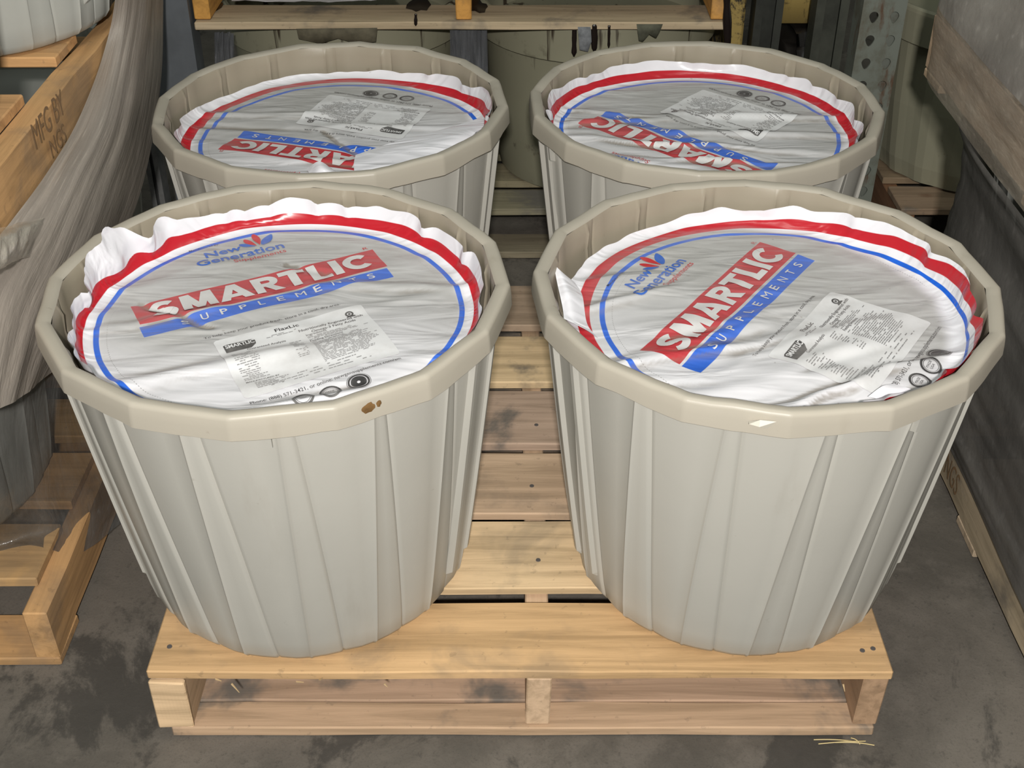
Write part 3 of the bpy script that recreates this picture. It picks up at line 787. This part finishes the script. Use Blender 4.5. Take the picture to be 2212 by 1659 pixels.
g2 = [[(-90,780,-.765),(40,760,-.735),(140,725,-.725),(225,690,-.735)],
      [(-90,1000,-.79),(30,950,-.765),(110,900,-.745),(190,860,-.737)],
      [(-90,1120,-.83),(40,1080,-.80),(140,1020,-.755),(245,960,-.735)],
      [_z(-90,1195,.165),_z(60,1150,.160),(165,1110,-.765),(285,1040,-.72)],
      [_z(-90,1215),_z(66,1178),(168,1198,-.757),(262,1128,-.72)]]
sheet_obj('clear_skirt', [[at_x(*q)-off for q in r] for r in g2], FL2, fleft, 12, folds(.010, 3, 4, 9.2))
# bunched roll of film
g3 = [[(-70,520,-.735),(-10,498,-.725),(40,482,-.715),(92,470,-.715)],
      [(-70,545,-.695),(-10,520,-.690),(40,500,-.688),(88,486,-.700)],
      [(-70,585,-.680),(-10,560,-.678),(36,538,-.680),(74,522,-.695)],
      [(-70,612,-.695),(-12,588,-.692),(30,566,-.694),(62,552,-.705)],
      [(-70,618,-.735),(-14,590,-.725),(26,568,-.720),(58,556,-.720)]]
sheet_obj('bunched_roll', [[at_x(*q)-off for q in r] for r in g3], FLG, fleft, 12, folds(.007, 1.5, 7, 5.5))

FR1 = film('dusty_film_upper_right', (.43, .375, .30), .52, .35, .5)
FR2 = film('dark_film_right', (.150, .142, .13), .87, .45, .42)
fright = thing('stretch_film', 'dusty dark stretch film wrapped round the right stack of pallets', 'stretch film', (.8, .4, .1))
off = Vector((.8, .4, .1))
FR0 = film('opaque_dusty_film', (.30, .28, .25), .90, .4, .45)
def wrap_rows(zs): return [[Vector(q)-off for q in ((1.0, 1.10, z), (.80-dx, 1.067, z), (.775-dx, .80, z), (.775-dx, .45, z), (.775-dx, .05, z), (.78-dx, -.35, z))] for z, dx in zs]
sheet_obj('upper_wrap', wrap_rows(((1.40, -.03), (1.15, -.02), (.95, -.012), (.806, .003))), FR0, fright, 10, folds(.004, 6, 2.5, 2.2))
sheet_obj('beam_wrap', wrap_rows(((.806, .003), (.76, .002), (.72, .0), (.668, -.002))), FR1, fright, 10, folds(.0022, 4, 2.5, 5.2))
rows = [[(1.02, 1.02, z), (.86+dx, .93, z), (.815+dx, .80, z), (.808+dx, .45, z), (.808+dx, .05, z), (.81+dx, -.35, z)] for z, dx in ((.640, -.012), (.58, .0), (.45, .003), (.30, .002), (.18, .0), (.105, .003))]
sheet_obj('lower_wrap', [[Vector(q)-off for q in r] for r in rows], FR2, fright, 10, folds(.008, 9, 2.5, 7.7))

# ------------------------------------------------------------------ the stained stack behind
yb = 1.515
bp1 = thing('wooden_pallet', 'dirty greenish wooden pallet on the floor behind the light pallet', 'pallet', (-.125, yb, 0))
bp2 = thing('wooden_pallet', 'stained wooden pallet stacked on top of the old tubs at the back', 'pallet', (-.13, yb-.01, .597))
DG = (.25, .225, .15)
def x_pallet(t, w, dtint, stint, boards, bottoms, str_x=(-.61, 0, .57), sh=.122):
    for a, b in boards: lumber('deck_board', -w, w, a, b, .1235, .142, WXD, t, jit(dtint, .05), chip=.002)
    for xx in str_x: lumber('stringer', xx, xx+.036, .012, .80, .0215, sh, WY, t, jit(stint, .08), chip=.001)
    for a, b in bottoms: lumber('bottom_board', -w, w, a, b, .002, .0200, WXD, t, jit(dtint, .06), chip=.002)
x_pallet(bp1, .61, DG, DG, [(0, .11), (.16, .27), (.32, .43), (.48, .6)], [(0, .10), (.35, .45), (.7, .8)])
x_pallet(bp2, .605, (.48, .40, .26), (.58, .30, .07), [(0, .12), (.18, .30), (.36, .48)], [(0, .125), (.35, .47), (.7, .8)], (-.605, -.012, .569))
def round_tub(label, x, y, z, mat=OLD, ribs=0, rad=.30):
    """an older smooth tub with a deep collar"""
    t = thing('feed_tub', label, 'tub', (x, y, z))
    prof = []
    for r, zz in ((.23, 0), (.245, .006), (.255, .05), (.272, .2), (.282, .355), (.2825, .358), (rad-.006, .362), (rad, .366), (rad+.004, .44), (rad+.003, .448), (rad-.004, .4525), (rad-.012, .45), (rad-.014, .42), (rad-.016, .36), (.02, .36)):
        prof.append((r*rad/.30 if rad != .3 else r, zz))
    n = 72; vs, fs = [], []
    for r, zz in prof:
        for j in range(n):
            a = 2*PI*j/n; q = r + (.004 if (ribs and j % 4 < 2 and zz < .36) else 0); vs.append((q*math.cos(a), q*math.sin(a), zz))
    for i in range(len(prof)-1):
        for j in range(n): k = (j+1) % n; fs.append((i*n+j, i*n+k, (i+1)*n+k, (i+1)*n+j))
    fs.append(tuple(range(n))[::-1])
    o = mesh_obj('body', vs, fs, mat, t, not ribs)
    if not ribs and hasattr(o.data, 'set_sharp_from_angle'): o.data.set_sharp_from_angle(angle=R(35))
    return t
round_tub('old stained smooth tub at the back under the raised pallet, left of the drips', -.435, yb+.315, .143)
round_tub('old stained smooth tub at the back under the raised pallet, right one', .20, yb+.315, .143)
# tarry drips and torn film hanging between and below
TAR = simple('black_tar', (0.012, 0.008, 0.007), 0.22, 0.6)
DRF = film('smeared_film', (.11, .115, .125), .75, .9, .25)
def drip(px0, py0, px1, py1, wd, Y, parent_name, label, group=None):
    a = at_y(px0, py0, Y); b = at_y(px1, py1, Y); n, m_ = 14, 10; vs, fs = [], []
    for i in range(n+1):
        t = i/n; p = a.lerp(b, t); r_ = wd/2*(.85+.35*nz(t*3, px0*.1))*(1 if t < .85 else (1-t)*5+.25)
        for j in range(m_): an = 2*PI*j/m_; vs.append((p.x+r_*math.cos(an), p.y+.45*r_*math.sin(an), p.z))
    for i in range(n):
        for j in range(m_): fs.append((i*m_+j, i*m_+(j+1) % m_, (i+1)*m_+(j+1) % m_, (i+1)*m_+j))
    fs.append(tuple(range(m_))[::-1]); fs.append(tuple(range(n*m_, n*m_+m_)))
    return mesh_obj('tar_drip', vs, fs, TAR, bp2, True)
for d in ((1241, 60, 1240, 122, .013, yb-.006), (1284, 52, 1284, 112, .020, yb-.008), (1316, 55, 1315, 104, .007, yb-.012), (1570, -10, 1572, 108, .022, yb-.012), (898, 30, 898, 56, .008, yb-.014)):
    o = drip(*d, None, None); o.location = -Vector(bp2.location)
# pale residue smear between the two long drips, and tar blots on the lower edge
RES = simple('grey_residue', (.22, .23, .24), .7, .3, 30, .6)
def smear(name, pts, Y, mat, parent, th=.004):
    P = [at_y(x, y, Y)-Vector(parent.location) for x, y in pts]; n = len(P); f = Vector((0, -th, 0))
    cc = sum(P, Vector())/n
    vs = [cc+f*1.5] + [cc.lerp(q, .8)+f for q in P] + P
    fs = [(0, 1+i, 1+(i+1) % n) for i in range(n)] + [(1+i, 1+n+i, 1+n+(i+1) % n, 1+(i+1) % n) for i in range(n)]
    return mesh_obj(name, vs, fs, mat, parent, True)
smear('residue_smear', [(1248,58),(1276,58),(1278,90),(1270,112),(1252,108)], yb-.0115, RES, bp2)
smear('residue_smear', [(1375,52),(1432,52),(1425,70),(1418,82),(1398,70),(1388,90),(1380,88)], yb-.0115, simple('mossy_residue', (.10,.10,.07), .8, .3, 25, .6), bp2)
smear('residue_smear', [(640,62),(815,60),(812,90),(780,96),(730,82),(690,94),(645,84)], yb-.0115, simple('rust_brown_residue', (.115,.10,.065), .8, .3, 25, .6), bp2)
for px, py, s in ((462, 12, 16), (905, 10, 22), (1030, 14, 20)):
    pts = []
    for k in range(14):
        a = 2*PI*k/14; q = s*(1+.6*nz(math.cos(a)*2, math.sin(a)*2, px)); pts.append((px+q*1.2*math.cos(a), py+q*.7*math.sin(a)))
    P = [at_z(x, y, .597+.0215)-Vector(bp2.location) for x, y in pts]; cc = sum(P, Vector())/14+Vector((0,0,.003))
    mesh_obj('tar_blot', [cc]+P, [(0, 1+k, 1+(k+1) % 14) for k in range(14)], TAR, bp2, True)
# torn film strips hanging at the gaps between the tubs
def strip(label, x0, x1, ytop, ybot, Y):
    t = thing('film_strip', label, 'stretch film', (at_y((x0+x1)/2, ybot, Y)))
    o_ = Vector(t.location); rows = []
    for k in range(4):
        yy = ytop+(ybot-ytop)*k/3
        rows.append([at_y(x0+(x1-x0)*j/3+6*nz(k*.8, j*1.0, x0), yy, Y+.012*nz(k, j*1.7, x0+3))-o_ for j in range(4)])
    sheet_obj('torn_sheet', rows, DRF, t, 8, folds(.012, 2, 8, x0*.1, Vector((0, 1, 0))))
strip('black smeared film hanging in the gap between the two old back tubs', 972, 1052, 62, 330, yb+.03)
strip('black smeared film hanging left of the old back tubs under raised pallet', 462, 506, 70, 260, yb+.03)
# white film edge lying on top of the upper back pallet's lower boards
tag(sheet_obj('film_scrap', [[at_z(x, y, .6225) for x, y in r] for r in ([(500,2),(620,4),(760,2),(860,-2)], [(505,-14),(620,-14),(760,-14),(850,-14)], [(505,-40),(620,-40),(760,-40),(850,-40)])], CLEAN, None, 8, folds(.004, 4, 6, 3, Vector((0,0,1)))), 'white film scrap lying on the bottom boards of the raised back pallet', 'stretch film')

# right hand back: ribbed tub on its own pallet
bp3 = thing('wooden_pallet', 'rusty brown wooden pallet on the floor behind the perforated rack post', 'pallet', (1.42, 1.515, 0))
x_pallet(bp3, .46, (.27, .205, .135), (.22, .12, .065), [(0, .13), (.18, .31), (.36, .48)], [(0, .10), (.35, .45), (.7, .8)], (-.455, -.02, .42))
round_tub('old ribbed tub standing on the rusty brown pallet at back right', 1.22, 1.515+.31, .143, OLD2, 1)

# perforated rack upright
def upright():
    t = thing('rack_post', 'perforated pale green steel rack post with rust at back right', 'rack post', (.826, 1.50, 0))
    m = NT('rusty_painted_steel'); v = m.coords('Object')
    n1 = m.noise(v, 9, 6, .65); n2 = m.noise(m.coords('Object', (1, 1, .25)), 22, 5, .65)
    cc = m.mix(m.step(.45, .62, n1), (.175, .19, .160), (.13, .13, .10)); cc = m.mix(m.math('MULTIPLY', m.step(.53, .66, n2), .9), cc, (.10, .045, .02))
    m.set(Base_Color=cc, Roughness=.55, Metallic=.15)
    hw, d, pit = .0465, .07, .054; vs, fs = [], []
    K = 16
    for r_ in range(24):
        zc = .035+r_*pit
        for cx_ in (-.0215, .025):
            x0, x1 = (-hw, .0015) if cx_ < 0 else (.0015, hw); z0, z1 = zc-pit/2, zc+pit/2
            ins, outs = [], []
            for k in range(K):
                a = 2*PI*k/K; ca, sa = math.cos(a), math.sin(a)
                rr_ = .0105*(1 if sa > 0 else 1+.55*(-sa)**2.2); ins.append((cx_+rr_*ca*(1 if sa > 0 else 1-.45*(-sa)**1.5), zc+.003+rr_*sa))
                sc = min((x1-cx_)/ca if ca > 1e-6 else 9, (x0-cx_)/ca if ca < -1e-6 else 9, (z1-zc)/sa if sa > 1e-6 else 9, (z0-zc)/sa if sa < -1e-6 else 9)
                outs.append((cx_+sc*ca, zc+sc*sa))
            # push the ray nearest each corner onto the corner
            for X, Z in ((x0, z0), (x0, z1), (x1, z0), (x1, z1)):
                k = min(range(K), key=lambda i: (outs[i][0]-X)**2+(outs[i][1]-Z)**2); outs[k] = (X, Z)
            b = len(vs)
            vs += [(x, 0, z) for x, z in outs] + [(x, 0, z) for x, z in ins] + [(x, .004, z) for x, z in ins]
            for k in range(K):
                j = (k+1) % K; fs += [(b+k, b+j, b+K+j, b+K+k), (b+K+k, b+K+j, b+2*K+j, b+2*K+k)]
    mesh_obj('perforated_face', vs, fs, m.m, t)
    top = .008+24*pit
    bm = bmesh.new()
    for x0, x1, y0, y1 in ((-hw-.003, -hw, 0, d), (hw, hw+.003, 0, d), (-hw, -.02, d-.003, d), (.02, hw, d-.003, d), (.008, hw-.004, .018, .020)):
        r_ = bmesh.ops.create_cube(bm, size=1)
        for v_ in r_['verts']: v_.co = Vector(((x0+x1)/2+v_.co.x*(x1-x0), (y0+y1)/2+v_.co.y*(y1-y0), top/2+v_.co.z*top))
    bm_obj('channel_sides', bm, m.m, t)
    return t
upright()

def box_thing(name, label, cat, x0, x1, y0, y1, z0, z1, mat, part, bev=.006, wob=.003, seed=0, group=None):
    t = thing(name, label, cat, ((x0+x1)/2, (y0+y1)/2, z0), 0, group)
    bm = bmesh.new(); bmesh.ops.create_cube(bm, size=1)
    for v in bm.verts: v.co = Vector((v.co.x*(x1-x0), v.co.y*(y1-y0), (v.co.z+.5)*(z1-z0)))
    bmesh.ops.subdivide_edges(bm, edges=bm.edges[:], cuts=5, use_grid_fill=True)
    bmesh.ops.bevel(bm, geom=[e for e in bm.edges if e.calc_face_angle(0) > .5], offset=bev, segments=2, affect='EDGES')
    for v in bm.verts:
        k = Vector((nz(v.co.x*8, v.co.y*8, v.co.z*8+seed), nz(v.co.y*8, v.co.z*8, seed+v.co.x*8), nz(v.co.z*8, v.co.x*8, seed+5))); k.z *= smooth(0, .05, v.co.z)
        v.co += k*wob
    bm_obj(part, bm, mat, t, True)
    return t
def mouldy(name, base):
    m = NT(name); v = m.coords('Object'); n = m.noise(v, 13, 6, .7, .4); n2 = m.noise(v, 40, 4, .6)
    cc = m.mix(m.step(.50, .60, n), base, (.018, .014, .010)); cc = m.mix(m.math('MULTIPLY', m.step(.55, .7, n2), .4), cc, (.05, .04, .02))
    m.set(Base_Color=cc, Roughness=.8); return m.m
YC = mouldy('mouldy_yellow_card', (.33, .235, .07))
BLK = simple('black_sack_plastic', (.018, .015, .013), .38, .5, 8, .5)
s1 = box_thing('sack', 'slumped black sack on the floor under the yellow carton at the back', 'sack', .662, .80, 1.70, 2.1, 0, .515, BLK, 'sack_body', .03, .03, 3)
b1 = box_thing('carton', 'mouldy yellow carton resting on a black sack at the back', 'carton', .652, .797, 1.755, 2.1, .530, 1.05, YC, 'carton_body', .004, .002, 1)
b1f = mesh_obj('lid_flap', [(-.07, -.1735, .36), (.07, -.1735, .36), (.07, -.178, .50), (-.07, -.178, .50)], [(0,1,2,3)], YC, b1)
b2 = box_thing('carton', 'narrow mouldy yellow carton standing on floor beside the dark steel post', 'carton', .520, .564, 1.755, 2.0, 0, 1.05, YC, 'carton_body', .004, .003, 8)
mesh_obj('side_flap', [(-.022, -.1235, .85), (.022, -.1235, .85), (.022, -.127, 1.04), (-.022, -.127, 1.04)], [(0,1,2,3)], YC, b2)
DST = simple('dark_green_steel', (.035, .037, .030), .5, .4, 12, .5)
def channel(label, x, y, w_, d_, h_, mat, gap=.4, cat='steel post'):
    t = thing('steel_post', label, cat, (x, y, 0))
    for nm, x0, x1, y0, y1 in (('web', -w_/2, w_/2, d_-.005, d_), ('flange', -w_/2, -w_/2+.005, 0, d_-.005), ('flange', w_/2-.005, w_/2, 0, d_-.005), ('lip', -w_/2+.005, -w_/2+.005+w_*gap/2, 0, .004), ('lip', w_/2-.005-w_*gap/2, w_/2-.005, 0, .004)):
        bm = bmesh.new(); bmesh.ops.create_cube(bm, size=1)
        for v in bm.verts: v.co = Vector(((x0+x1)/2+v.co.x*(x1-x0), (y0+y1)/2+v.co.y*(y1-y0), h_/2+v.co.z*h_))
        bm_obj(nm, bm, mat, t)
    mesh_obj('base_plate', [(a*(w_/2+.002), b_, z) for z in (0, .006) for a, b_ in ((-1,-.01),(1,-.01),(1,d_+.015),(-1,d_+.015))], [(3,2,1,0),(4,5,6,7),(0,1,5,4),(1,2,6,5),(2,3,7,6),(3,0,4,7)], mat, t)
    return t
channel('dark green steel post between the two yellow cartons', .613, 1.72, .068, .06, 1.4, DST)
channel('dark steel post just left of the perforated rack post', 730/1000, 1.58, .075, .06, 1.4, simple('grey_green_steel', (.055, .058, .045), .5, .4, 10, .5))
BLU = simple('blue_grey_steel', (.115, .125, .135), .5, .4, 6, .3)
channel('blue grey steel post beside the torn film at back left', -.792, 1.50, .10, .07, 1.4, BLU, .9)
channel('slim pale edged steel post at back left next to the film', -.878, 1.47, .032, .05, 1.4, simple('worn_grey_steel', (.17, .17, .165), .4, .5, 14, .5))
# beam of wood standing behind the back left tub
wb = thing('timber_post', 'short brown timber standing behind the back left tub', 'timber', (-.735, 1.335, 0))
lumber('timber', -.035, .035, -.03, .03, .0, .36, wood('wood_along_z', 'z', .6), wb, (.17, .12, .07), chip=.004)

# ------------------------------------------------------------------ straw on the floor by the right front corner
STR = simple('pale_straw', (.62, .50, .25), .6)
for k, (a, b, c_) in enumerate((((1758,1597),(1800,1600),(1850,1601)), ((1805,1603),(1850,1606),(1889,1609)), ((1838,1593),(1850,1600),(1858,1607)), ((1768,1606),(1815,1606),(1870,1600)))):
    P = [at_z(*q, .003+.001*k) for q in (a, b, c_)]; vs, fs = [], []
    for i in range(9):
        t = i/8; p = P[0]*(1-t)**2 + P[1]*2*t*(1-t) + P[2]*t*t; p.z = .002+.003*math.sin(t*PI)+.001*k
        for j in range(6): an = PI/3*j; vs.append((p.x+.0002*math.cos(an), p.y+.0009*math.cos(an), p.z+.0009*math.sin(an)))
    for i in range(8):
        for j in range(6): fs.append((i*6+j, i*6+(j+1) % 6, (i+1)*6+(j+1) % 6, (i+1)*6+j))
    tag(mesh_obj('straw', vs, fs, STR, None, True), ('straw stalk on the floor, longest one, reaching furthest left before pallet corner', 'straw stalk on the floor, the one lying nearest the camera and furthest right', 'short straw stalk on the floor, slanting steeply beside the pallet corner', 'straw stalk on the floor lying level across the others')[k], 'straw', 'loose straw stalks before the pallet')
